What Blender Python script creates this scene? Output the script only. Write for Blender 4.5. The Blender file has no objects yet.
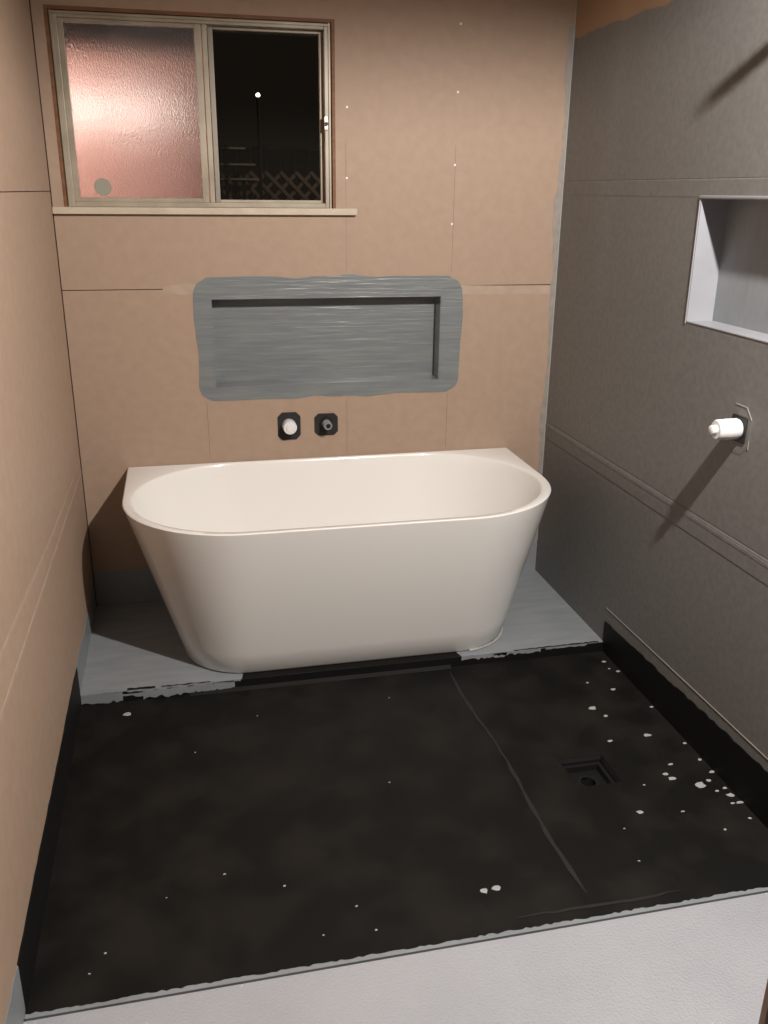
import bpy, bmesh, math, random
from mathutils import Vector, Matrix

# ---------------------------------------------------------------- camera, world, lamps, exposure
scene = bpy.context.scene
COL = scene.collection
R = math.radians
rnd = random.Random(7)

W = 1.85            # room width (x), back wall is y = 0, camera looks towards +y
ZF = -0.037         # shower floor
ZH = -0.030         # painted floor in front of the shower
H = 2.45            # ceiling

cam_d = bpy.data.cameras.new('camera')
cam = bpy.data.objects.new('camera', cam_d)
COL.objects.link(cam)
scene.camera = cam
F_PX, YAW, PITCH, ROLL = 886.5, R(12.765), R(-19.884), R(0.603)
cam_d.sensor_fit = 'VERTICAL'
cam_d.sensor_height = 36.0
cam_d.lens = F_PX / 1024 * 36.0
fw = Vector((math.sin(YAW) * math.cos(PITCH), math.cos(YAW) * math.cos(PITCH), math.sin(PITCH)))
rt = fw.cross(Vector((0, 0, 1))).normalized()
up = rt.cross(fw)
rt2 = rt * math.cos(ROLL) + up * math.sin(ROLL)
up2 = -rt * math.sin(ROLL) + up * math.cos(ROLL)
M = Matrix((rt2, up2, -fw)).transposed().to_4x4()
M.translation = Vector((0.4075, -3.3485, 1.5566))
cam.matrix_world = M
cam_d.clip_start = 0.02

world = bpy.data.worlds.new('night_sky')
scene.world = world
world.use_nodes = True
bgn = world.node_tree.nodes['Background']
bgn.inputs['Color'].default_value = (0.016, 0.012, 0.009, 1)
bgn.inputs['Strength'].default_value = 0.35


def point_lamp(name, loc, power, color, radius):
    ld = bpy.data.lights.new(name, 'POINT')
    ld.energy = power
    ld.color = color
    ld.shadow_soft_size = radius
    o = bpy.data.objects.new(name, ld)
    o.location = loc
    COL.objects.link(o)
    return o


# recessed downlight in the ceiling: throws its light down and outwards only
sd = bpy.data.lights.new('downlight', 'SPOT')
sd.energy = 225.0
sd.color = (1.0, 0.935, 0.875)
sd.shadow_soft_size = 0.026
sd.spot_size = R(176)
sd.spot_blend = 0.25
so = bpy.data.objects.new('downlight', sd)
so.location = (1.50, -2.35, 2.35)
COL.objects.link(so)
point_lamp('porch_light', (-0.85, 0.50, 1.87), 55.0, (1.0, 0.87, 0.80), 0.05)
point_lamp('yard_fill_light', (2.1, 2.2, 2.4), 14.0, (1.0, 0.85, 0.65), 0.03)  # unseen light added to brighten the yard and fences

vs = scene.view_settings
vs.view_transform = 'Standard'
vs.look = 'None'
vs.gamma = 1.0
vs.use_curve_mapping = False
vs.exposure = 0.34


# ---------------------------------------------------------------- helpers
def lin(r, g, b):
    f = lambda c: c / 12.92 if c <= 0.04045 else ((c + 0.055) / 1.055) ** 2.4
    return (f(r / 255), f(g / 255), f(b / 255), 1)


def material(name, col, rough=0.6, col2=None, cscale=8.0, stretch=(1, 1, 1), bscale=None, bstr=0.0,
             bdist=0.002, bstretch=(1, 1, 1), spec=0.5, metal=0.0, coat=0.0, trans=0.0, rough2=None, ior=1.5,
             emit=None, estr=0.0, ramp=(0.35, 0.65)):
    m = bpy.data.materials.new(name)
    m.use_nodes = True
    nt = m.node_tree
    b = nt.nodes['Principled BSDF']
    b.inputs['Base Color'].default_value = col
    b.inputs['Roughness'].default_value = rough
    b.inputs['Specular IOR Level'].default_value = spec
    b.inputs['Metallic'].default_value = metal
    b.inputs['Coat Weight'].default_value = coat
    b.inputs['Coat Roughness'].default_value = 0.12
    b.inputs['Transmission Weight'].default_value = trans
    b.inputs['IOR'].default_value = ior
    if emit:
        b.inputs['Emission Color'].default_value = emit
        b.inputs['Emission Strength'].default_value = estr
    geo = nt.nodes.new('ShaderNodeNewGeometry')

    def noise(scale, st, detail=4.0):
        mp = nt.nodes.new('ShaderNodeVectorMath')
        mp.operation = 'MULTIPLY'
        mp.inputs[1].default_value = st
        nt.links.new(geo.outputs['Position'], mp.inputs[0])
        n = nt.nodes.new('ShaderNodeTexNoise')
        n.inputs['Scale'].default_value = scale
        n.inputs['Detail'].default_value = detail
        nt.links.new(mp.outputs[0], n.inputs['Vector'])
        return n
    if col2:
        n = noise(cscale, stretch)
        rp = nt.nodes.new('ShaderNodeValToRGB')
        rp.color_ramp.elements[0].position = ramp[0]
        rp.color_ramp.elements[1].position = ramp[1]
        rp.color_ramp.elements[0].color = col
        rp.color_ramp.elements[1].color = col2
        nt.links.new(n.outputs['Fac'], rp.inputs['Fac'])
        nt.links.new(rp.outputs['Color'], b.inputs['Base Color'])
        if rough2 is not None:
            mr = nt.nodes.new('ShaderNodeMapRange')
            mr.inputs['From Min'].default_value = ramp[0]
            mr.inputs['From Max'].default_value = ramp[1]
            mr.inputs['To Min'].default_value = rough
            mr.inputs['To Max'].default_value = rough2
            nt.links.new(n.outputs['Fac'], mr.inputs['Value'])
            nt.links.new(mr.outputs['Result'], b.inputs['Roughness'])
    if bscale:
        n = noise(bscale, bstretch)
        bp = nt.nodes.new('ShaderNodeBump')
        bp.inputs['Strength'].default_value = bstr
        bp.inputs['Distance'].default_value = bdist
        nt.links.new(n.outputs['Fac'], bp.inputs['Height'])
        nt.links.new(bp.outputs['Normal'], b.inputs['Normal'])
    return m


MAT = {
    'board': material('tan_wall_board', lin(162, 140, 122), 0.62, lin(157, 135, 117), 26.0, bscale=140, bstr=0.10, bdist=0.001, spec=0.35),
    'filler_and_glint': material('joint_filler_and_glint', lin(168, 150, 135), 0.7, lin(160, 140, 123), 22, stretch=(1, 1, 1)),  # real filler on the back wall, painted highlight on the left joint
    'greyboard': material('grey_membrane_wall', lin(121, 120, 118), 0.55, lin(112, 112, 110), 55, bscale=90, bstr=0.22, bdist=0.0015, spec=0.4),
    'grey': material('grey_membrane_brushed', lin(120, 125, 125), 0.30, lin(110, 116, 119), 6, stretch=(1, 1, 5),
                     bscale=34, bstr=0.7, bdist=0.004, bstretch=(0.16, 1, 2.6), coat=0.35),
    'greypaint': material('grey_floor_membrane', lin(136, 141, 145), 0.45, lin(126, 132, 136), 7, stretch=(1, 4, 1),
                          bscale=40, bstr=0.3, bdist=0.002, bstretch=(0.3, 2, 1)),
    'lightfloor': material('wet_grey_membrane', lin(166, 169, 175), 0.35, lin(161, 164, 170), 5, bscale=60, bstr=0.25,
                           bdist=0.003, rough2=0.4, coat=0.9),
    'black': material('black_membrane', lin(13, 13, 11), 0.62, lin(28, 25, 22), 7.0, rough2=0.74, bscale=120, bstr=0.10, bdist=0.001,
                      spec=0.2, ramp=(0.42, 0.70)),
    'blackup': material('black_membrane_upstand', lin(12, 12, 11), 0.62, bscale=60, bstr=0.2, bdist=0.002, spec=0.3),
    'seam': material('dusty_black_seam', lin(25, 23, 21), 0.75, lin(15, 14, 13), 30),
    'acrylic': material('white_acrylic', lin(232, 231, 228), 0.16, spec=0.5, coat=0.3),
    'silicone': material('white_silicone', lin(170, 170, 166), 0.35),
    'sill': material('cream_sill_paint', lin(186, 174, 156), 0.5, lin(176, 163, 145), 20),
    'alu': material('aged_cream_aluminium', lin(160, 150, 134), 0.42, lin(140, 131, 114), 9, metal=0.1),
    'aludk': material('aluminium_channel', lin(128, 122, 110), 0.45, metal=0.4),
    'timber': material('brown_timber_liner', lin(120, 80, 48), 0.65, lin(100, 64, 36), 12, stretch=(1, 1, 6)),
    'rubber': material('black_rubber', lin(24, 24, 25), 0.6, bscale=80, bstr=0.1),
    'plastic': material('white_plastic', lin(222, 222, 222), 0.35),
    'brass': material('grey_threaded_metal', lin(140, 142, 144), 0.35, metal=0.25),
    'chrome': material('worn_chrome', lin(170, 168, 160), 0.3, metal=0.9),
    'hole': material('dark_hole', lin(10, 10, 10), 0.8),
    'pencil': material('pencil_mark', lin(112, 92, 76), 0.8),
    'chip': material('pale_paint_fleck', lin(158, 161, 161), 0.5),
    'obscure': material('obscure_glass', (0.97, 0.95, 0.94, 1), 0.38, trans=1.0, bscale=300, bstr=1.0, bdist=0.004,
                        bstretch=(1.0, 1, 0.45), ior=1.27),
    'clear': material('clear_glass', (0.92, 0.95, 0.93, 1), 0.0, trans=1.0, ior=1.45),
    'sticker': material('grey_sticker', lin(140, 138, 124), 0.6),
    'ceiling': material('ceiling_board', lin(160, 150, 140), 0.8),
    'brick': None,
    'lattice': material('weathered_lattice', lin(128, 110, 98), 0.8),
    'rail': material('pale_rail', lin(170, 160, 150), 0.7),
    'shrub': material('dark_shrub', lin(50, 58, 36), 0.8),
    'ground': material('night_ground', lin(60, 52, 44), 0.9),
    'cream': material('cream_scrape', lin(160, 158, 154), 0.6),
    'smear': material('thin_grey_smear', lin(146, 138, 130), 0.6, lin(132, 127, 122), 30),
    'nichepaint': material('pale_niche_membrane', lin(148, 150, 156), 0.45, lin(143, 145, 151), 9, bscale=60, bstr=0.2, bdist=0.001),
    'greyplate': material('grey_plate', lin(146, 148, 150), 0.5, bscale=90, bstr=0.2, bdist=0.001),
    'darkwood': material('dark_stained_wood', lin(40, 30, 26), 0.8),
    'glow': material('lit_lamp_globe', (1, .9, .75, 1), 0.5, emit=(1, .85, .65, 1), estr=6.0),
    'tube': material('added_glow_tube', (1, .95, .9, 1), 0.5, emit=(1, .92, .85, 1), estr=4.2),
    'hall': material('bounce_cut_hall_paint', lin(70, 64, 58), 0.8),
    'bulb': material('lamp_metal', lin(200, 200, 196), 0.5),
}


def wet_sparkle(m):
    """a wet orange-peel top coat over the painted floor"""
    nt = m.node_tree
    b = nt.nodes['Principled BSDF']
    b.inputs['Coat Roughness'].default_value = 0.10
    geo = nt.nodes.new('ShaderNodeNewGeometry')
    n = nt.nodes.new('ShaderNodeTexNoise')
    n.inputs['Scale'].default_value = 170
    n.inputs['Detail'].default_value = 1.5
    nt.links.new(geo.outputs['Position'], n.inputs['Vector'])
    bp = nt.nodes.new('ShaderNodeBump')
    bp.inputs['Strength'].default_value = 1.0
    bp.inputs['Distance'].default_value = 0.010
    nt.links.new(n.outputs['Fac'], bp.inputs['Height'])
    nt.links.new(bp.outputs['Normal'], b.inputs['Coat Normal'])


wet_sparkle(MAT['lightfloor'])


def brick_material():
    m = bpy.data.materials.new('red_brickwork')
    m.use_nodes = True
    nt = m.node_tree
    b = nt.nodes['Principled BSDF']
    b.inputs['Roughness'].default_value = 0.85
    geo = nt.nodes.new('ShaderNodeNewGeometry')
    sep = nt.nodes.new('ShaderNodeSeparateXYZ')
    com = nt.nodes.new('ShaderNodeCombineXYZ')
    nt.links.new(geo.outputs['Position'], sep.inputs[0])
    nt.links.new(sep.outputs['X'], com.inputs['X'])
    nt.links.new(sep.outputs['Z'], com.inputs['Y'])
    br = nt.nodes.new('ShaderNodeTexBrick')
    br.inputs['Color1'].default_value = lin(212, 156, 142)
    br.inputs['Color2'].default_value = lin(202, 146, 132)
    br.inputs['Mortar'].default_value = lin(205, 180, 168)
    br.inputs['Scale'].default_value = 1.0
    br.inputs['Brick Width'].default_value = 0.24
    br.inputs['Row Height'].default_value = 0.086
    br.inputs['Mortar Size'].default_value = 0.006
    nt.links.new(com.outputs[0], br.inputs['Vector'])
    nt.links.new(br.outputs['Color'], b.inputs['Base Color'])
    return m


MAT['brick'] = brick_material()


class MB:
    """collects vertices and faces in world coordinates; build() links them as one mesh object"""

    def __init__(self):
        self.v, self.f = [], []

    def add(self, vs_, fs_):
        k = len(self.v)
        self.v += [tuple(p) for p in vs_]
        self.f += [tuple(i + k for i in f) for f in fs_]
        return self

    def box(self, x0, x1, y0, y1, z0, z1):
        return self.add([(x0, y0, z0), (x1, y0, z0), (x1, y1, z0), (x0, y1, z0),
                         (x0, y0, z1), (x1, y0, z1), (x1, y1, z1), (x0, y1, z1)],
                        [(0, 3, 2, 1), (4, 5, 6, 7), (0, 1, 5, 4), (1, 2, 6, 5), (2, 3, 7, 6), (3, 0, 4, 7)])

    def loops(self, ls, close=True, caps=(True, True)):
        """loft through loops of equal length"""
        n = len(ls[0])
        vs_ = [p for l in ls for p in l]
        fs_ = []
        for a in range(len(ls) - 1):
            for i in range(n if close else n - 1):
                j = (i + 1) % n
                fs_.append((a * n + i, a * n + j, (a + 1) * n + j, (a + 1) * n + i))
        if caps[0]:
            fs_.append(tuple(range(n))[::-1])
        if caps[1]:
            fs_.append(tuple((len(ls) - 1) * n + i for i in range(n)))
        return self.add(vs_, fs_)

    def prism(self, pts, d):
        d = Vector(d)
        a = [Vector(p) for p in pts]
        return self.loops([a, [p + d for p in a]])

    def tube(self, a, b, r, n=20, r2=None):
        a, b = Vector(a), Vector(b)
        return self.lathe(a, b - a, [(0, r), (1, r if r2 is None else r2)], n)

    def lathe(self, a, ax, prof, n=24, caps=(True, True)):
        """prof: (fraction along the axis, radius)"""
        a, ax = Vector(a), Vector(ax)
        d = ax.normalized()
        u = d.orthogonal().normalized()
        w = d.cross(u)
        return self.loops([[a + ax * t + (u * math.cos(2 * math.pi * i / n) + w * math.sin(2 * math.pi * i / n)) * max(r, 1e-5)
                            for i in range(n)] for t, r in prof], caps=caps)

    def slab(self, axis, lo, hi, rect, holes=()):
        """slab perpendicular to axis (0 x, 1 y, 2 z) between lo and hi, rect = (u0,u1,v0,v1), real holes through it"""
        us = sorted(set([rect[0], rect[1]] + [min(max(h[i], rect[0]), rect[1]) for h in holes for i in (0, 1)]))
        ws = sorted(set([rect[2], rect[3]] + [min(max(h[i], rect[2]), rect[3]) for h in holes for i in (2, 3)]))
        nu, nw = len(us) - 1, len(ws) - 1

        def full(i, j):
            if not (0 <= i < nu and 0 <= j < nw):
                return False
            cu, cw = (us[i] + us[i + 1]) / 2, (ws[j] + ws[j + 1]) / 2
            return not any(h[0] < cu < h[1] and h[2] < cw < h[3] for h in holes)

        def P(i, j, s):
            c = (us[i], ws[j])
            t = hi if s else lo
            return (t, c[0], c[1]) if axis == 0 else (c[0], t, c[1]) if axis == 1 else (c[0], c[1], t)
        idx = {}
        vs_, fs_ = [], []

        def V(i, j, s):
            if (i, j, s) not in idx:
                idx[(i, j, s)] = len(vs_)
                vs_.append(P(i, j, s))
            return idx[(i, j, s)]
        for i in range(nu):
            for j in range(nw):
                if not full(i, j):
                    continue
                fs_.append((V(i, j, 0), V(i, j + 1, 0), V(i + 1, j + 1, 0), V(i + 1, j, 0)))
                fs_.append((V(i, j, 1), V(i + 1, j, 1), V(i + 1, j + 1, 1), V(i, j + 1, 1)))
                for (di, dj, a, b) in ((-1, 0, (i, j), (i, j + 1)), (1, 0, (i + 1, j), (i + 1, j + 1)),
                                       (0, -1, (i, j), (i + 1, j)), (0, 1, (i, j + 1), (i + 1, j + 1))):
                    if not full(i + di, j + dj):
                        fs_.append((V(*a, 0), V(*b, 0), V(*b, 1), V(*a, 1)))
        return self.add(vs_, fs_)

    def build(self, name, mat, parent=None, smooth=None, bevel=0.0):
        org = Vector(ORG.get(parent.name, (0, 0, 0))) if parent else Vector((0, 0, 0))
        me = bpy.data.meshes.new(name)
        me.from_pydata([tuple(Vector(p) - org) for p in self.v], [], self.f)
        bm = bmesh.new()
        bm.from_mesh(me)
        bmesh.ops.recalc_face_normals(bm, faces=bm.faces)
        if bevel:
            bmesh.ops.bevel(bm, geom=[e for e in bm.edges if e.is_manifold and e.calc_face_angle(0) > 0.6], offset=bevel,
                            segments=2, affect='EDGES', profile=0.6)
        bm.to_mesh(me)
        bm.free()
        me.materials.append(MAT[mat])
        if smooth:
            me.polygons.foreach_set('use_smooth', [True] * len(me.polygons))
            me.set_sharp_from_angle(angle=R(smooth))
        o = bpy.data.objects.new(name, me)
        COL.objects.link(o)
        if parent:
            o.parent = parent
            ORG[o.name] = tuple(org)
        return o


ORG = {}


def root(name, loc=(0, 0, 0), label=None, cat=None, group=None, kind=None):
    o = bpy.data.objects.new(name, None)
    o.empty_display_size = 0.05
    COL.objects.link(o)
    o.location = loc
    ORG[o.name] = tuple(loc)
    return tag(o, label, cat, group, kind)


def tag(o, label=None, cat=None, group=None, kind=None):
    for k, v in (('label', label), ('category', cat), ('group', group), ('kind', kind)):
        if v:
            o[k] = v
    return o


def jag(a, b, step, amp, base, rn=rnd):
    """ragged height profile between a and b: list of (t, base+noise)"""
    n = max(2, int(abs(b - a) / step))
    out = []
    for i in range(n + 1):
        t = a + (b - a) * i / n
        h = base(t) if callable(base) else base
        out.append((t, h + rn.uniform(-amp, amp)))
    return out


# ---------------------------------------------------------------- the room
YFRONT = -2.64        # the wall ends here; opening and dark hall beyond are assumed, to cut bounced light
# back wall ------------------------------------------------------
WIN = (0.040, 0.976, 1.497, 2.103)       # opening
NI = (0.512, 1.383, 0.856, 1.183)        # niche opening
JB = 1.219                               # sheet joint
wb = root('wall_back', (W / 2, 0, 0), 'tan sheeted back wall with window and recessed shelf', 'wall', kind='structure')
MB().slab(1, 0.0, 0.012, (0.003, W + 0.10, JB + 0.0015, H), [WIN]).build('wall_sheet', 'board', wb)
MB().slab(1, 0.0, 0.012, (0.003, W + 0.10, ZF - 0.05, JB - 0.0015), [NI]).build('wall_sheet', 'board', wb)
MB().slab(1, 0.0122, 0.11, (-0.3, W + 0.3, ZF - 0.05, H), [WIN, NI]).build('wall_core', 'timber', wb)
# filled part of the joint
pts = [(0.345, 0, 1.210), (0.40, 0, 1.200), (1.0, 0, 1.19), (W - 0.006, 0, 1.184), (W - 0.006, 0, 1.214), (1.0, 0, 1.228), (0.40, 0, 1.236), (0.345, 0, 1.226)]
MB().prism([(x, -0.0006, z) for x, y, z in pts], (0, 0.0005, 0)).build('joint_filler_and_glint', 'filler_and_glint', wb)
# grey patch around the niche: ring with a brushed outline
cx, cz = (NI[0] + NI[1]) / 2, (NI[2] + NI[3]) / 2
ang = sorted([2 * math.pi * i / 96 for i in range(96)] +
             [math.atan2(sz * (NI[3] - NI[2]) / 2, sx * (NI[1] - NI[0]) / 2) % (2 * math.pi) for sx in (-1, 1) for sz in (-1, 1)])


def ray_rect(a, hx, hz):
    c, s = math.cos(a), math.sin(a)
    t = min(hx / abs(c) if abs(c) > 1e-9 else 1e9, hz / abs(s) if abs(s) > 1e-9 else 1e9)
    return c * t, s * t


def ray_round(a, cx_, hx, hz, r):
    # rounded rectangle by marching
    lo_, hi_ = 0.0, 2.0
    for _ in range(40):
        t = (lo_ + hi_) / 2
        x, z = abs(math.cos(a) * t), abs(math.sin(a) * t)
        dx, dz = max(x - (hx - r), 0), max(z - (hz - r), 0)
        inside = x <= hx and z <= hz and (dx * dx + dz * dz <= r * r)
        lo_, hi_ = (t, hi_) if inside else (lo_, t)
    return math.cos(a) * lo_, math.sin(a) * lo_


PC = (0.958, 1.033)
outer, inner = [], []
for i, a in enumerate(ang):
    ix, iz = ray_rect(a, (NI[1] - NI[0]) / 2, (NI[3] - NI[2]) / 2)
    ox, oz = ray_round(a, 0, 0.507, 0.226, 0.062)
    wob = 0.004 * math.sin(5 * a + 1) + 0.003 * math.sin(11 * a) + rnd.uniform(-0.0015, 0.0015)
    s = 1 + wob / math.hypot(ox, oz)
    outer.append((PC[0] + ox * s, -0.0016, PC[1] + oz * s))
    inner.append((cx + ix, -0.0016, cz + iz))
mb = MB()
bk = lambda l: [(x, 0.0, z) for x, y, z in l]
mb.loops([bk(outer), outer, inner, bk(inner)], caps=(False, False))
mb.build('membrane_patch', 'grey', wb)
ND = 0.075
nb = MB()
nb.slab(1, ND, ND + 0.012, (NI[0] - .02, NI[1] + .02, NI[2] - .02, NI[3] + .02)).build('niche_back', 'grey', wb)
for r_ in ((NI[0], NI[0] + .003, NI[2], NI[3]), (NI[1] - .003, NI[1], NI[2], NI[3])):
    MB().box(r_[0], r_[1], -0.001, ND, r_[2], r_[3]).build('niche_side', 'grey', wb)
MB().box(NI[0] + .003, NI[1] - .003, -0.001, ND, NI[3] - .003, NI[3] - .0003).build('niche_top', 'grey', wb)
MB().add([(NI[0], -0.001, NI[2] + .0003), (NI[1], -0.001, NI[2] + .0003), (NI[1], ND, NI[2] + .0003), (NI[0], ND, NI[2] + .0003),
          (NI[0], -0.001, NI[2] + .003), (NI[1], -0.001, NI[2] + .003), (NI[1], ND, NI[2] + .007), (NI[0], ND, NI[2] + .007)],
         [(0, 3, 2, 1), (4, 5, 6, 7), (0, 1, 5, 4), (1, 2, 6, 5), (2, 3, 7, 6), (3, 0, 4, 7)]).build('niche_ledge', 'grey', wb)
# pencil lines
for x in (0.477, 1.013, 1.42):
    MB().box(x - 0.0006, x + 0.0006, -0.0004, 0.0, 0.58, 0.80).build('pencil_line', 'pencil', wb)
for x in (1.013, 1.42):
    MB().box(x - 0.0005, x + 0.0005, -0.0004, 0.0, 1.27, 1.72).build('pencil_line', 'pencil', wb)
# screw heads
for x, z in ((1.423, 2.109), (1.421, 1.893), (1.419, 1.65), (1.415, 1.444), (1.018, 1.833), (1.016, 1.60)):
    MB().lathe((x, 0.0, z), (0, -0.0012, 0), [(0, 0.0042), (0.7, 0.004), (1, 0.0025)], 10).build('screw_head', 'plastic', wb)
# grey smear and pale bead in the right corner
top = jag(0.142, 2.12, 0.03, 0.004, lambda z: 0.013 + 0.009 * math.sin(z * 7) ** 2 + (0.010 if 1.3 < z < 1.55 else 0))
poly = [(W - 0.003, -0.0012, z) for z, h in top] + [(W - 0.003 - h, -0.0012, z) for z, h in reversed(top)]
MB().prism(poly, (0, 0.0011, 0)).build('membrane_smear', 'smear', wb)
MB().box(W - 0.004, W - 0.0006, -0.004, 0.0, 0.14, H).build('corner_bead', 'cream', wb)
# grey upstand along the bottom
pr = jag(0.004, W - 0.004, 0.05, 0.004, 0.142)
MB().prism([(x, -0.0018, 0.0) for x in (0.004, W - 0.004)] + [(x, -0.0018, h) for x, h in reversed(pr)], (0, 0.0017, 0)).build('membrane_upstand', 'greypaint', wb)

# left wall ------------------------------------------------------
wl = root('wall_left', (0, -2, 0), 'tan sheeted left wall', 'wall', kind='structure')
JL, JL2 = 0.572, 1.546
MB().slab(0, -0.012, 0.0, (YFRONT, -0.002, JL2 + 0.0012, H)).build('wall_sheet', 'board', wl)
MB().slab(0, -0.012, 0.0, (YFRONT, -0.002, JL + 0.0012, JL2 - 0.0012)).build('wall_sheet', 'board', wl)
MB().slab(0, -0.012, 0.0, (YFRONT, -0.002, ZF - 0.05, JL - 0.0012)).build('wall_sheet', 'board', wl)
MB().slab(0, -0.10, -0.0122, (YFRONT, 0.0, ZF - 0.05, H)).build('wall_core', 'timber', wl)
MB().add([(0, YFRONT, JL - .03), (0, -.02, JL - .03), (0.0022, -.02, JL - .007), (0.0022, YFRONT, JL - .007),
          (0.0012, -.02, JL + .03), (0.0012, YFRONT, JL + .03), (0, -.02, JL + .055), (0, YFRONT, JL + .055)],
         [(0, 1, 2, 3), (3, 2, 4, 5), (5, 4, 6, 7), (0, 3, 5, 7), (1, 6, 4, 2), (0, 7, 6, 1)]).build('joint_tape', 'board', wl)
MB().prism([(0.0005, y, JL - .016 + .002 * math.sin(y * 5)) for y in (-.02, -.6, -1.2, YFRONT)] + [(0.0005, y, JL - .006 + .002 * math.sin(y * 4)) for y in (YFRONT, -1.2, -.6, -.02)],
           (0.003, 0, 0)).build('joint_filler_and_glint', 'filler_and_glint', wl)  # pale strip paints the light caught by the joint's rounded edge
MB().prism([(0.0005, -.02, .603), (0.0005, -.63, .604), (0.0005, -1.6, .652), (0.0005, YFRONT, .69), (0.0005, YFRONT, .705), (0.0005, -1.6, .664), (0.0005, -.63, .613), (0.0005, -.02, .609)],
           (0.0016, 0, 0)).build('joint_filler_and_glint', 'filler_and_glint', wl)  # second, fainter light line of the joint, painted as a pale strip
pr = jag(-0.01, -0.69, 0.03, 0.006, lambda y: 0.105 if y < -0.52 else 0.100)
MB().prism([(0.0015, y, 0) for y in (-0.01, -0.69)] + [(0.0015, y, h) for y, h in reversed(pr)], (-0.0014, 0, 0)).build('membrane_upstand', 'greypaint', wl)
pr = jag(-0.676, -1.862, 0.04, 0.003, lambda y: 0.104 - 0.006 * (-y - .68))
MB().prism([(0.0028, y, ZF) for y in (-0.676, -1.862)] + [(0.0028, y, h) for y, h in reversed(pr)], (-0.0025, 0, 0)).build('membrane_upstand', 'blackup', wl)
pr = jag(-1.863, -2.5, 0.04, 0.006, 0.096)
MB().prism([(0.0018, y, ZH) for y in (-1.863, -2.5)] + [(0.0018, y, h) for y, h in reversed(pr)], (-0.0016, 0, 0)).build('membrane_upstand', 'greypaint', wl)

# right wall -----------------------------------------------------
wr = root('wall_right', (W, -2, 0), 'grey membrane coated right wall with recessed shelf', 'wall', kind='structure')
JR1, JR2 = 0.668, 1.599
NR = (-1.56, -0.970, 1.205, 1.548)       # niche y0,y1,z0,z1
NRD = 0.082


def coated_material():
    """tan board above a hand-brushed edge at about 2.1 m, grey coat below it"""
    m = MAT['greyboard'].copy()
    m.name = 'grey_coat_below_tan_board'
    nt = m.node_tree
    b = nt.nodes['Principled BSDF']
    src = b.inputs['Base Color'].links[0].from_socket
    geo = nt.nodes.new('ShaderNodeNewGeometry')
    sep = nt.nodes.new('ShaderNodeSeparateXYZ')
    nt.links.new(geo.outputs['Position'], sep.inputs[0])
    n = nt.nodes.new('ShaderNodeTexNoise')
    n.inputs['Scale'].default_value = 9
    nt.links.new(geo.outputs['Position'], n.inputs['Vector'])
    ma = nt.nodes.new('ShaderNodeMath')
    ma.operation = 'MULTIPLY_ADD'
    nt.links.new(n.outputs['Fac'], ma.inputs[0])
    ma.inputs[1].default_value = 0.04
    nt.links.new(sep.outputs['Z'], ma.inputs[2])
    mr = nt.nodes.new('ShaderNodeMapRange')
    mr.inputs['From Min'].default_value = 2.102
    mr.inputs['From Max'].default_value = 2.108
    my = nt.nodes.new('ShaderNodeMath')
    my.operation = 'MULTIPLY_ADD'
    nt.links.new(sep.outputs['Y'], my.inputs[0])
    my.inputs[1].default_value = -0.012
    nt.links.new(ma.outputs[0], my.inputs[2])
    nt.links.new(my.outputs[0], mr.inputs['Value'])
    mx = nt.nodes.new('ShaderNodeMix')
    mx.data_type = 'RGBA'
    nt.links.new(mr.outputs['Result'], mx.inputs['Factor'])
    nt.links.new(src, mx.inputs['A'])
    mx.inputs['B'].default_value = lin(160, 132, 106)
    nt.links.new(mx.outputs['Result'], b.inputs['Base Color'])
    return m


MAT['coated'] = coated_material()
MB().slab(0, W, W + 0.012, (YFRONT, -0.0005, JR2 + 0.001, H)).build('wall_sheet', 'coated', wr)
MB().slab(0, W, W + 0.012, (YFRONT, -0.0005, JR1 + 0.001, JR2 - 0.001), [NR]).build('wall_sheet', 'greyboard', wr)
MB().slab(0, W, W + 0.012, (YFRONT, -0.0005, ZF - 0.05, JR1 - 0.001)).build('wall_sheet', 'greyboard', wr)
MB().slab(0, W + 0.0122, W + 0.12, (YFRONT, 0.0, ZF - 0.05, H), [NR]).build('wall_core', 'timber', wr)


def tape(z, down, up_, t=0.0022):
    MB().add([(W, YFRONT, z - down), (W, -.004, z - down), (W - t, -.004, z - down + .006), (W - t, YFRONT, z - down + .006),
              (W - t, -.004, z + up_ - .004), (W - t, YFRONT, z + up_ - .004), (W, -.004, z + up_), (W, YFRONT, z + up_)],
             [(0, 1, 2, 3), (3, 2, 4, 5), (5, 4, 6, 7), (0, 3, 5, 7), (1, 6, 4, 2), (0, 7, 6, 1)]).build('joint_tape', 'greyboard', wr)


tape(JR1 - 0.012, 0.060, 0.010, 0.0012)
tape(JR1 - 0.012, 0.016, 0.004, 0.0019)
tape(JR2 - 0.012, 0.040, 0.012, 0.0009)
# niche
MB().slab(0, W + NRD, W + NRD + .012, (NR[0] - .02, NR[1] + .02, NR[2] - .02, NR[3] + .02)).build('niche_back', 'greypaint', wr)
MB().box(W - .0015, W + NRD, NR[1] - .003, NR[1] - .0003, NR[2] + .0003, NR[3] - .0003).build('niche_side', 'nichepaint', wr)
MB().box(W - .0015, W + NRD, NR[0] + .0003, NR[0] + .003, NR[2] + .0003, NR[3] - .0003).build('niche_side', 'nichepaint', wr)
MB().box(W - .0015, W + NRD, NR[0] + .003, NR[1] - .003, NR[2] + .0003, NR[2] + .003).build('niche_ledge', 'nichepaint', wr)
MB().box(W - .0015, W + NRD, NR[0] + .003, NR[1] - .003, NR[3] - .003, NR[3] - .0003).build('niche_top', 'nichepaint', wr)
MB().box(W - .006, W - .0001, NR[0], NR[1] + .004, NR[3] - .0008, NR[3] + .007).build('niche_lip', 'nichepaint', wr, bevel=0.002)
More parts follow.
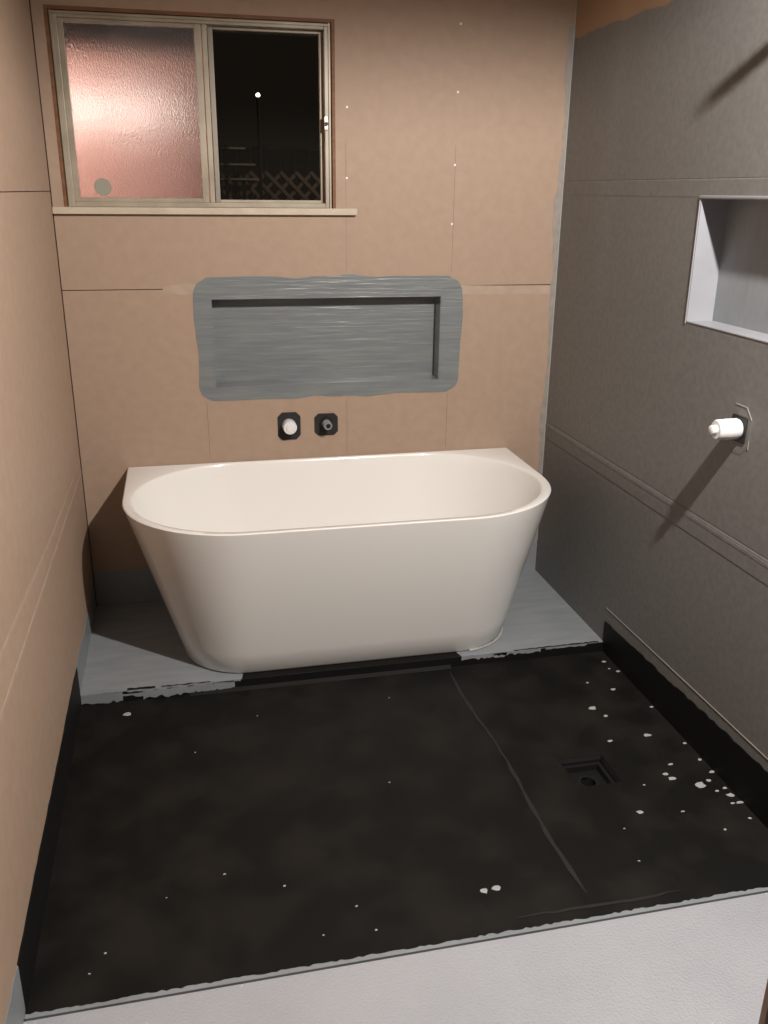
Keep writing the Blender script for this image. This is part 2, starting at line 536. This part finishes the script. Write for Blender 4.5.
MB().box(W - .004, W - .0001, NR[1] + .0003, NR[1] + .005, NR[2] - .004, NR[3] - .0015).build('niche_lip', 'nichepaint', wr, bevel=0.0015)
# black upstand with a ragged top, and the pale scraped line above it
pr = jag(-0.676, -2.05, 0.02, 0.004, lambda y: 0.082 + 0.034 * min(1, max(0, (-y - .7) / .95)))
MB().prism([(W - 0.003, y, ZF) for y in (-0.676, -2.05)] + [(W - 0.003, y, h) for y, h in reversed(pr)], (0.0026, 0, 0)).build('membrane_upstand', 'blackup', wr)
MB().prism([(W - .0016, -.672, .1345), (W - .0016, -2.2, .1545), (W - .0016, -2.2, .1565), (W - .0016, -.672, .1362)], (0.0015, 0, 0)).build('scraped_line', 'cream', wr)

# ceiling, front wall -------------------------------------------
ce = MB().slab(2, H, H + .05, (-0.1, W + .12, YFRONT, 0.11)).build('ceiling', 'ceiling')
tag(ce, 'plain white ceiling', 'ceiling', kind='structure')
hw = MB().slab(1, -4.65, -4.6, (-0.8, W + .8, ZF - .05, H)).build('wall_hall', 'hall')  # unseen backing wall, made dark to limit bounce into the room
tag(hw, 'assumed unseen hall wall, kept dark to cut bounced light', 'wall', kind='structure')

# floor ----------------------------------------------------------
fl = root('floor', (W / 2, -1.3, ZF), 'black membrane shower floor, grey ledge and pale painted floor', 'floor', kind='structure')
DR = (1.418, 1.557, -1.413, -1.280)
YP, YH = -0.684, -1.872
SX = 1.260
seam_x = lambda y: 1.248 + 0.024 * (-y - .69) / 1.15
MB().slab(2, ZF - .012, ZF, (0.001, SX - .0002, YH, YP - .0)).build('floor_sheet', 'black', fl)
MB().slab(2, ZF - .012, ZF, (SX + .0002, W - .001, YH, YP - .0), [DR]).build('floor_sheet', 'black', fl)
MB().slab(2, ZF - .13, ZF - .0122, (-.8, W + .8, -4.6, 0.1), [(DR[0] + .0, DR[1] - .0, DR[2] + .0, DR[3] - .0)]).build('subfloor', 'ground', fl)
# raised ledge under the bath
MB().slab(2, ZF - .012, 0.0, (0.001, W - .001, YP + .003, -0.001)).build('bath_ledge', 'greypaint', fl)
MB().box(0.001, W - .001, YP, YP + .0028, ZF, -0.0012).build('ledge_face', 'blackup', fl)
# bandaged seams
sp = [(seam_x(y) + rnd.uniform(-.002, .002) + .006 * math.sin(y * 9), y) for y in [YP - .03 - i * .045 for i in range(26)] if y > YH + .05]
sw = [(.001 if i in (0, len(sp) - 1) else rnd.uniform(.003, .008)) for i in range(len(sp))]
MB().prism([(x - w_, y, ZF + .0002) for (x, y), w_ in zip(sp, sw)] + [(x + w_, y, ZF + .0002) for (x, y), w_ in reversed(list(zip(sp, sw)))], (0, 0, .0010)).build('floor_seam', 'seam', fl)
MB().add([(0.35, YP, ZF + .010), (1.26, YP, ZF + .010), (1.26, YP - .014, ZF + .001), (0.35, YP - .014, ZF + .001), (0.35, YP, ZF + .001), (1.26, YP, ZF + .001)],
         [(0, 1, 2, 3), (0, 3, 4), (1, 5, 2), (3, 2, 5, 4), (0, 4, 5, 1)]).build('floor_seam', 'black', fl)
e = jag(1.08, 1.50, .03, .003, YH + .040)
MB().prism([(x, y, ZF + .0002) for x, y in e] + [(x, y - .002 - .010 * math.sin(math.pi * (x - 1.08) / .42) * rnd.uniform(.5, 1), ZF + .0002) for x, y in reversed(e)], (0, 0, .0010)).build('floor_seam', 'seam', fl)
# painted floor and its lip
MB().slab(2, ZH - .03, ZH, (0.001, W - .001, YFRONT, YH - .018)).build('painted_floor', 'lightfloor', fl)
e = jag(0.003, W - .003, .010, .0028, YH - .004)
MB().prism([(0.003, YH - .015, ZF), (W - .003, YH - .015, ZF)] + [(x, y, ZF) for x, y in reversed(e)], (0, 0, .0105)).build('floor_lip', 'greypaint', fl)


# grey overspill brushed over the ledge edge
def blot(x0, x1, zt, zb, y, holes=0, amp=.006, name='membrane_overspill'):
    t = jag(x0, x1, .010, amp * .25, zt)
    b_ = jag(x0, x1, .010, amp, zb)
    MB().prism([(x, y, z) for x, z in t] + [(x, y, z) for x, z in reversed(b_)], (0, -.0012, 0)).build(name, 'greypaint', fl)


blot(0.004, 0.135, .0004, ZF + .004, YP - .0002)
blot(0.135, 0.30, -.010, -.020, YP - .0002, amp=.005)
blot(0.20, 0.46, -.004, -.030, YP - .0014, amp=.007)
blot(0.44, 0.50, .0004, -.030, YP - .0002, amp=.006)
blot(0.15, 0.52, .0006, -.004, YP - .0002, amp=.0022)
blot(1.30, 1.47, .0006, -.014, YP - .0002, amp=.006)
blot(1.42, 1.60, .0004, -.010, YP - .0002, amp=.005)
blot(1.62, 1.78, .0004, -.005, YP - .0002, amp=.002)
for (x0, x1, w0) in ((0.15, 0.24, .012), (0.26, 0.42, .005), (1.50, 1.83, .006)):
    a = jag(x0, x1, .012, .002, YP + .004)
    b_ = jag(x0, x1, .012, .003, YP + .004 + w0)
    MB().prism([(x, y, .0002) for x, y in a] + [(x, y, .0002) for x, y in reversed(b_)], (0, 0, .0009)).build('bare_edge', 'blackup', fl)
MB().prism([(.525, YP + .002, .0002), (1.30, YP + .002, .0002), (1.285, YP + .055, .0002), (.535, YP + .055, .0002)], (0, 0, .0008)).build('bare_edge', 'blackup', fl)
# window ---------------------------------------------------------
wn = root('window_1', ((WIN[0] + WIN[1]) / 2, 0, WIN[2]), 'sliding window with obscure left pane and clear dark right pane', 'window', kind='structure')
x0, x1, z0, z1 = WIN
t = 0.011
MB().box(x0, x0 + t, -.001, .11, z0, z1).build('timber_liner', 'timber', wn)
MB().box(x1 - t, x1, -.001, .11, z0, z1).build('timber_liner', 'timber', wn)
MB().box(x0 + t, x1 - t, -.001, .11, z1 - t, z1).build('timber_liner', 'timber', wn)
a0, a1, b0, b1 = x0 + t, x1 - t, z0, z1 - t
fwid = 0.024
for nm, bx in (('frame_jamb', (a0, a0 + fwid, .012, .075, b0, b1)), ('frame_jamb', (a1 - fwid, a1, .012, .075, b0, b1)),
               ('frame_head', (a0 + fwid, a1 - fwid, .012, .075, b1 - .020, b1)), ('frame_track', (a0 + fwid, a1 - fwid, .012, .075, b0, b0 + .016))):
    o = MB().box(*bx).build(nm, 'alu', wn, bevel=0.002)
for nm, bx in (('frame_bead', (a0 + .004, a0 + .010, .006, .0119, b0, b1)), ('frame_bead', (a1 - .010, a1 - .004, .006, .0119, b0, b1)),
               ('frame_bead', (a0 + .010, a1 - .010, .006, .0119, b1 - .010, b1 - .004))):
    MB().box(*bx).build(nm, 'alu', wn)
# left sash (obscure), nearer track
sl, sr, sb, st = a0 + fwid, 0.548, b0 + .016, b1 - .020
ls = MB()
for bx in ((sl, sl + .018, .020, .040, sb, st), (0.506, 0.528, .018, .040, sb, st), (0.531, sr, .020, .040, sb, st)):
    o = MB().box(*bx).build('sash_stile', 'alu', wn, bevel=0.0015)
    for zz in (sb + .03, st - .06, st - .045):
        if bx[0] == 0.506:
            MB().tube((.517, .0182, zz), (.517, .0168, zz), .0022, 8).build('screw_head', 'aludk', o)
MB().box(sl + .018, 0.506, .020, .040, sb, sb + .014).build('sash_rail', 'alu', wn, bevel=0.0015)
MB().box(sl + .018, 0.506, .020, .040, st - .012, st).build('sash_rail', 'alu', wn, bevel=0.0015)
gp = MB().box(sl + .018, 0.506, .028, .032, sb + .014, st - .012).build('glass_pane', 'obscure', wn)
tag(gp, 'textured obscure glass pane glowing pink')
MB().lathe((0.170, .0279, 1.561), (0, -.0012, 0), [(0, .0285), (1, .028)], 28).build('round_sticker', 'sticker', gp)
# right sash (clear), outer track
for bx in ((0.552, 0.568, .044, .064, sb, st), (a1 - fwid - .012, a1 - fwid, .044, .064, sb, st)):
    MB().box(*bx).build('sash_stile', 'aludk' if bx[0] < .6 else 'alu', wn, bevel=0.0015)
MB().box(0.568, a1 - fwid - .012, .044, .064, sb, sb + .010).build('sash_rail', 'alu', wn, bevel=0.0015)
MB().box(0.568, a1 - fwid - .012, .044, .064, st - .010, st).build('sash_rail', 'aludk', wn, bevel=0.0015)
gp = MB().box(0.568, a1 - fwid - .012, .052, .056, sb + .010, st - .010).build('glass_pane', 'clear', wn)
lt = MB().box(0.938, 0.952, .004, .0118, 1.758, 1.802).build('latch', 'chrome', wn, bevel=.002)
MB().tube((0.945, .004, 1.78), (0.945, -.006, 1.775), .005, 12).build('latch_knob', 'chrome', lt)
MB().box(-0.004 + .006, 1.050, -.022, 0.0, 1.474, 1.4965).build('window_sill', 'sill', wn, bevel=.002)


# ---------------------------------------------------------------- bathtub
def outer_loop(z, x0, x1, yf, r, n=14, yb=-0.002):
    p = []
    for i in range(n):
        p.append((x0, yb + (yf + r - yb) * i / n, z))
    for i in range(n):
        a = math.pi + math.pi / 2 * i / n
        p.append((x0 + r + r * math.cos(a), yf + r + r * math.sin(a), z))
    for i in range(n):
        p.append((x0 + r + (x1 - x0 - 2 * r) * i / n, yf, z))
    for i in range(n):
        a = 1.5 * math.pi + math.pi / 2 * i / n
        p.append((x1 - r + r * math.cos(a), yf + r + r * math.sin(a), z))
    for i in range(n):
        p.append((x1, yf + r + (yb - yf - r) * i / n, z))
    for i in range(n):
        p.append((x1 + (x0 - x1) * i / n, yb, z))
    return p


def inner_loop(z, x0, x1, y0, y1, n=14):
    r = (y1 - y0) / 2
    cy = (y0 + y1) / 2
    xl, xr = x0 + r, x1 - r
    p = []
    arc = lambda cx_, a0_, a1_, i: (cx_ + r * math.cos(a0_ + (a1_ - a0_) * i / n), cy + r * math.sin(a0_ + (a1_ - a0_) * i / n), z)
    for i in range(n):
        p.append(arc(xl, math.pi / 2, math.pi, i))
    for i in range(n):
        p.append(arc(xl, math.pi, 1.5 * math.pi, i))
    for i in range(n):
        p.append((xl + (xr - xl) * i / n, y0, z))
    for i in range(n):
        p.append(arc(xr, 1.5 * math.pi, 2 * math.pi, i))
    for i in range(n):
        p.append(arc(xr, 0, math.pi / 2, i))
    for i in range(n):
        p.append((xr + (xl - xr) * i / n, y1, z))
    return p


TH = 0.5645
bt = root('bathtub', (0.92, -0.38, 0.0), 'white back-to-wall freestanding bathtub on grey ledge below the recessed shelf', 'bathtub')
B0 = (0.345, 1.522, -0.650, 0.21)
B1 = (0.168, 1.684, -0.788, 0.388)
lerp = lambda k: [a + (b - a) * k for a, b in zip(B0, B1)]
loops = [outer_loop(0.0012, B0[0] + .004, B0[1] - .004, B0[2] + .004, B0[3])]
for k in (0.012, 0.15, 0.3, 0.45, 0.6, 0.75, 0.9, 0.985):
    a = lerp(k)
    loops.append(outer_loop(k * TH, *a))
a = B1
loops.append(outer_loop(TH - .003, a[0] + .0008, a[1] - .0008, a[2] + .0008, a[3]))
loops.append(outer_loop(TH, a[0] + .004, a[1] - .004, a[2] + .004, a[3] - .002, yb=-.005))
IX0, IX1, IY0, IY1 = 0.192, 1.655, -0.767, -0.014
for dz, k in ((0, 0), (-.0025, .003), (-.010, .0055), (-.05, .012), (-.15, .030), (-.26, .056), (-.35, .085), (-.39, .11), (-.415, .145), (-.425, .19)):
    e = 1.55 * k
    loops.append(inner_loop(TH + dz, IX0 + e, IX1 - e, IY0 + k, IY1 - k))
sh = MB().loops(loops).build('tub_shell', 'acrylic', bt, smooth=40)
MB().lathe((0.93, -.39, TH - .4248), (0, 0, .006), [(0, .034), (.6, .034), (1, .026)], 24).build('waste_plug', 'chrome', bt, smooth=40)
# silicone bead curling round the right foot of the bath and a stub at the left foot
n = 14
base = outer_loop(0, *[B0[0] - .003, B0[1] + .003, B0[2] - .003, B0[3]], n=n)


def bead(i0, i1, r=.006):
    pts_ = [Vector(base[i]) + Vector((0, 0, .004)) for i in range(i0, i1)]
    ls_ = []
    for i, p in enumerate(pts_):
        d = (pts_[min(i + 1, len(pts_) - 1)] - pts_[max(i - 1, 0)]).normalized()
        s_ = Vector((d.y, -d.x, 0))
        q = r * rnd.uniform(.75, 1.2)
        ls_.append([p + s_ * q * math.cos(t_) + Vector((0, 0, 1)) * max(q * math.sin(t_), -.003) for t_ in [2 * math.pi * j / 8 for j in range(8)]])
    MB().loops(ls_).build('silicone_bead', 'silicone', bt, smooth=60)


bead(3 * n + 1, 4 * n + 6, .0038)

# ---------------------------------------------------------------- wall outlets above the bath


def flange(x0, x1, z0, z1, c, y=0.0, t=.004):
    return [(x0 + c, y, z0), (x1 - c, y, z0), (x1, y, z0 + c), (x1, y, z1 - c), (x1 - c, y, z1), (x0 + c, y, z1), (x0, y, z1 - c), (x0, y, z0 + c)]


o1 = root('spout_outlet', (0.785, 0, 0.696), 'white capped pipe in black clipped-corner rubber plate above the bath', 'pipe outlet', 'pipe outlets above the bath')
MB().prism(flange(.741, .829, .642, .751, .017), (0, -.004, 0)).build('rubber_plate', 'rubber', o1, bevel=.001)
MB().lathe((.783, -.004, .702), (0.0, -.052, 0), [(0, .024), (.15, .0265), (.9, .0265), (1, .024)], 28).build('pipe_cap', 'plastic', o1, smooth=40)
MB().lathe((.783, -.0562, .702), (0, -.004, 0), [(0, .017), (1, .014)], 24).build('cap_nub', 'plastic', o1, smooth=40)
o2 = root('mixer_outlet', (0.930, 0, 0.696), 'grey threaded stub in black clipped-corner rubber plate above the bath', 'pipe outlet', 'pipe outlets above the bath')
MB().prism(flange(.884, .976, .653, .741, .015), (0, -.004, 0)).build('rubber_plate', 'rubber', o2, bevel=.001)
MB().lathe((.929, -.004, .704), (0, -.016, 0), [(0, .024), (.7, .024), (1, .020)], 24).build('collar', 'rubber', o2, smooth=40)
prof = [(0, .0165)]
for i in range(9):
    prof += [(.05 + i * .1, .0165), (.10 + i * .1, .0145)]
prof += [(1, .0145), (1.0, .0095), (.55, .0095), (.55, .0)]
st_ = MB().lathe((.929, -.020, .704), (0, -.042, 0), prof, 20, caps=(True, False)).build('threaded_stub', 'brass', o2, smooth=40)
MB().lathe((.929, -.0585, .704), (0, .004, 0), [(0, .0094), (1, .0094)], 16).build('bore', 'hole', st_)

# right wall capped outlet
o3 = root('shower_outlet', (W, -1.29, 0.966), 'white capped pipe stub on the grey right wall casting a long shadow', 'pipe outlet')


def flange_x(y0, y1, z0, z1, c, x):
    return [(x, p[0], p[2]) for p in flange(y0, y1, z0, z1, c)]


MB().prism(flange_x(-1.345, -1.238, .898, 1.030, .030, W), (-.0007, 0, 0)).build('backing_plate', 'greyboard', o3)
for a, b_ in (((-1.317, 1.029), (-1.268, 1.029)), ((-1.316, 1.030), (-1.344, 1.000)), ((-1.345, 0.945), (-1.345, .92))):
    d = Vector((0, b_[0] - a[0], b_[1] - a[1])).normalized()
    s_ = Vector((0, -d.z, d.y)) * .0016
    A, B = Vector((W - .0008, *a)), Vector((W - .0008, *b_))
    MB().prism([A - s_, B - s_, B + s_, A + s_], (-.0012, 0, 0)).build('scraped_edge', 'cream', o3)
MB().prism(flange_x(-1.328, -1.262, .931, 1.001, .003, W - .0008), (-.003, 0, 0)).build('rubber_plate', 'rubber', o3)
MB().lathe((W - .0047, -1.294, .966), (-.066, 0, 0), [(0, .026), (.08, .0285), (.55, .0285), (.57, .0275), (.93, .0275), (1, .024)], 28).build('pipe_cap', 'plastic', o3, smooth=40)
MB().lathe((W - .0705, -1.294, .966), (-.016, 0, 0), [(0, .013), (.85, .013), (1, .010)], 20).build('cap_nub', 'plastic', o3, smooth=40)

# shower arm above, just out of frame; its shadow falls on the wall
o4 = root('shower_head_outlet', (W, -1.536, 2.03), 'capped shower arm stub high on the grey right wall', 'pipe outlet')
MB().prism(flange_x(-1.58, -1.492, 1.986, 2.074, .003, W), (-.003, 0, 0)).build('rubber_plate', 'rubber', o4)
MB().lathe((W - .003, -1.536, 2.03), (-.147, 0, 0), [(0, .014), (.93, .014), (1, .011)], 20).build('pipe', 'brass', o4, smooth=40)

# ---------------------------------------------------------------- floor drain
dr = root('floor_drain', ((DR[0] + DR[1]) / 2, (DR[2] + DR[3]) / 2, ZF - .04), 'square recessed black drain with round outlet in the shower floor', 'drain')
c0, c1, d0, d1 = DR
zb = ZF - .036
e = .0006
mb = MB()
rim = lambda k, z: [(c0 + k, d0 + k, z), (c1 - k, d0 + k, z), (c1 - k, d1 - k, z), (c0 + k, d1 - k, z)]
mb.loops([rim(e, ZF - .0005), rim(.006, ZF - .010), rim(.008, ZF - .018), rim(.018, ZF - .019), rim(.022, zb), rim(.022, zb - .004), rim(e, zb - .004)], caps=(False, False))
mb.loops([rim(e, zb - .004), rim(e, ZF - .0005)], caps=(False, False))
mb.build('drain_tray', 'blackup', dr)
px, py, pr_ = (c0 + c1) / 2 - .004, (d0 + d1) / 2 - .006, .028
MB().lathe((px, py, zb - .05), (0, 0, .0525), [(0, pr_), (1, pr_), (1, pr_ - .004), (.05, pr_ - .004)], 24, caps=(True, True)).build('outlet_pipe', 'hole', dr, smooth=40)
MB().slab(2, zb - .0035, zb + .001, (c0 + .0222, c1 - .0222, d0 + .0222, d1 - .0222), [(px - .022, px + .022, py - .022, py + .022)]).build('tray_floor', 'blackup', dr)

# ---------------------------------------------------------------- paint flecks on the black floor
FL = [(1.816, -.759, 6, 0), (1.812, -.81, 3, 0), (1.835, -.833, 6, 0), (1.694, -.883, 4, 0), (1.762, -.942, 8, 0), (1.641, -1.036, 11, 0),
      (1.665, -1.088, 6, 0), (1.838, -1.069, 5, 0), (1.744, -1.215, 9, 0), (1.615, -1.22, 6, 0), (1.837, -1.279, 5, 0), (1.836, -1.364, 5, 0),
      (1.737, -1.367, 7, 1), (1.699, -1.407, 6, 0), (1.707, -1.43, 9, 0), (1.769, -1.474, 14, 0), (1.838, -1.426, 6, 0), (1.808, -1.46, 6, 0),
      (1.804, -1.508, 5, 0), (1.832, -1.501, 5, 0), (1.83, -1.533, 9, 0), (1.816, -1.566, 6, 1), (1.838, -1.567, 10, 1), (1.544, -1.547, 7, 0),
      (1.661, -1.569, 5, 1), (1.613, -1.441, 3, 0), (1.826, -1.632, 4, 0), (1.733, -1.659, 4, 0)]
NAMED = {5: 'pointed pale paint fleck on black floor straight beyond the drain', 8: 'rounded pale paint fleck midway between drain and right wall',
         15: 'largest pale paint fleck lying on the black floor right of the drain', 14: 'jagged pale paint fleck just left of the largest fleck',
         23: 'pale paint fleck on black floor in front of the drain', 22: 'long pale paint fleck against the right upstand nearest the viewer',
         4: 'oval pale paint fleck between the ledge and the drain near the right wall'}


def fleck(x, y, r, thin, label, group):
    n_ = 9
    ph = rnd.uniform(0, 6)
    rr = [r * rnd.uniform(.65, 1.15) for _ in range(n_)]
    q = .45 if thin else .8
    ring = lambda s, z: [(x + s * rr[i] * math.cos(2 * math.pi * i / n_ + ph) * 1.15, y + s * rr[i] * q * math.sin(2 * math.pi * i / n_ + ph), z) for i in range(n_)]
    o = MB().loops([ring(1, ZF + .0001), ring(1, ZF + .0012), ring(.7, ZF + .002)]).build('paint_fleck', 'chip')
    tag(o, label, 'paint fleck', group)


for i, (x, y, r, th) in enumerate(FL):
    fleck(x, y, r * .00125, th, NAMED.get(i, 'small pale paint fleck scattered on the black floor along the right wall'), 'pale flecks on the black floor')
fleck(1.031, -1.737, .010, 0, 'left of two pale paint flecks near the front lip', 'pale flecks on the black floor')
fleck(1.064, -1.735, .012, 0, 'right of two pale paint flecks near the front lip', 'pale flecks on the black floor')
fleck(0.150, -.765, .013, 0, 'grey paint fleck on black floor below the left end of the ledge', 'pale flecks on the black floor')
for x, y in ((.36, -1.02), (.56, -.86), (.42, -1.55), (.56, -1.62), (.72, -1.72), (.28, -1.60), (.75, -1.80), (.63, -1.79), (1.0, -.84), (.90, -1.28), (1.45, -1.72), (1.47, -1.60), (.15, -1.74), (.12, -1.79)):
    fleck(x, y, rnd.uniform(.002, .0038), 0, 'tiny pale speck on the open black floor left of the drain', 'tiny specks on the black floor')

# ---------------------------------------------------------------- tan board at the lower right
bo = MB().box(1.235, 1.83, -2.462, -2.45, ZH, 0.62).build('board_offcut', 'board')
tag(bo, 'tan board edge standing at the lower right corner of the pale floor', 'board')

# ---------------------------------------------------------------- ceiling lamp (above and behind the frame)
la = root('ceiling_lamp', (1.5, -2.35, H), 'round ceiling lamp with a metal rim', 'lamp')
MB().lathe((1.5, -2.35, H), (0, 0, -.085), [(0, .07), (.5, .07), (1, .05), (1, .045), (.6, .045)], 24).build('lamp_housing', 'bulb', la, smooth=40)

# ---------------------------------------------------------------- outside the window, at night
bw = MB().slab(1, 0.95, 1.05, (-1.6, 0.585, 0.0, 2.6)).build('brick_house_wall', 'brick')
tag(bw, 'red brick wall outside behind the obscure pane', 'wall', kind='structure')
ev = root('added_dark_eave', (-.3, .3, 2.05), 'added dark eave and fascia that darken the top of the obscure pane', 'eave', kind='structure')
MB().box(-1.6, 0.535, 0.30, 0.33, 2.015, 2.30).build('fascia', 'darkwood', ev)  # board added to make the top of the obscure pane dark
MB().box(-1.6, 0.535, 0.33, 0.95, 2.27, 2.30).build('soffit', 'darkwood', ev)
wlp = root('added_tube_glow', (.05, .93, 1.87), 'added glowing tube giving the obscure pane its bright band', 'lamp')  # invented light source for the band and falloff on the brick
MB().box(-.42, .42, .925, .949, 1.855, 1.885).build('added_batten', 'bulb', wlp)
MB().tube((-.41, .905, 1.87), (.41, .905, 1.87), .012, 12).build('added_tube', 'tube', wlp, smooth=40)
for xx in (-.42, .412):
    MB().box(xx, xx + .008, .89, .925, 1.857, 1.883).build('added_tube_cap', 'bulb', wlp)
gd = MB().slab(2, -0.2, -0.15, (-3, 5, .12, 7)).build('ground', 'ground')
tag(gd, 'dark ground outside the window', 'ground', kind='structure')
lat = root('lattice_fence', (1.2, 3.5, -.15), 'dark diamond lattice fence outside behind the clear pane', 'fence')
for s_ in (-1, 1):
    for i in range(16):
        xc = 0.35 + i * .11
        A, B = Vector((xc - .17 * s_, 3.5 + .006 * s_, 1.34)), Vector((xc + .17 * s_, 3.5 + .006 * s_, 1.68))
        d = (B - A).normalized()
        n_ = Vector((-d.z, 0, d.x)) * .012
        MB().prism([A - n_, B - n_, B + n_, A + n_], (0, .010, 0)).build('lath', 'lattice', lat)
for xx in (0.14, 2.14):
    MB().box(xx, xx + .05, 3.48, 3.54, -.15, 1.72).build('fence_post', 'lattice', lat)
MB().box(0.14, 2.19, 3.49, 3.53, 1.31, 1.35).build('fence_rail', 'lattice', lat)
rl = root('yard_rails', (0.83, 3.4, -.15), 'pale horizontal rails in the dark yard behind the clear pane', 'rail')
for z, xa, xb in ((1.83, .755, .915), (1.725, .74, .98), (1.628, .735, 1.02)):
    MB().box(xa, xb, 3.4, 3.43, z - .006, z + .006).build('rail', 'rail', rl)
for xx in (.765, .885):
    MB().box(xx, xx + .025, 3.431, 3.455, -.15, 1.85).build('post', 'darkwood', rl)

yl = root('yard_lamp', (0.997, 3.2, -.15), 'small bright lamp on a post in the dark yard behind the clear pane', 'lamp')
MB().tube((.997, 3.2, -.15), (.997, 3.2, 2.142), .012, 10).build('lamp_post', 'darkwood', yl)
MB().lathe((.997, 3.2, 2.142), (0, 0, .024), [(0, .008), (.3, .014), (.7, .013), (1, .004)], 12).build('lamp_globe', 'glow', yl, smooth=50)
pf = root('paling_fence', (1.2, 4.2, -.15), 'dark paling fence at the far end of the night yard', 'fence')
for i in range(16):
    MB().box(.45 + i * .115, .555 + i * .115, 4.2, 4.22, -.15, 1.85 + .03 * rnd.random()).build('paling', 'darkwood', pf)
MB().box(.4, 2.4, 4.221, 4.26, 1.2, 1.28).build('fence_rail', 'lattice', pf)
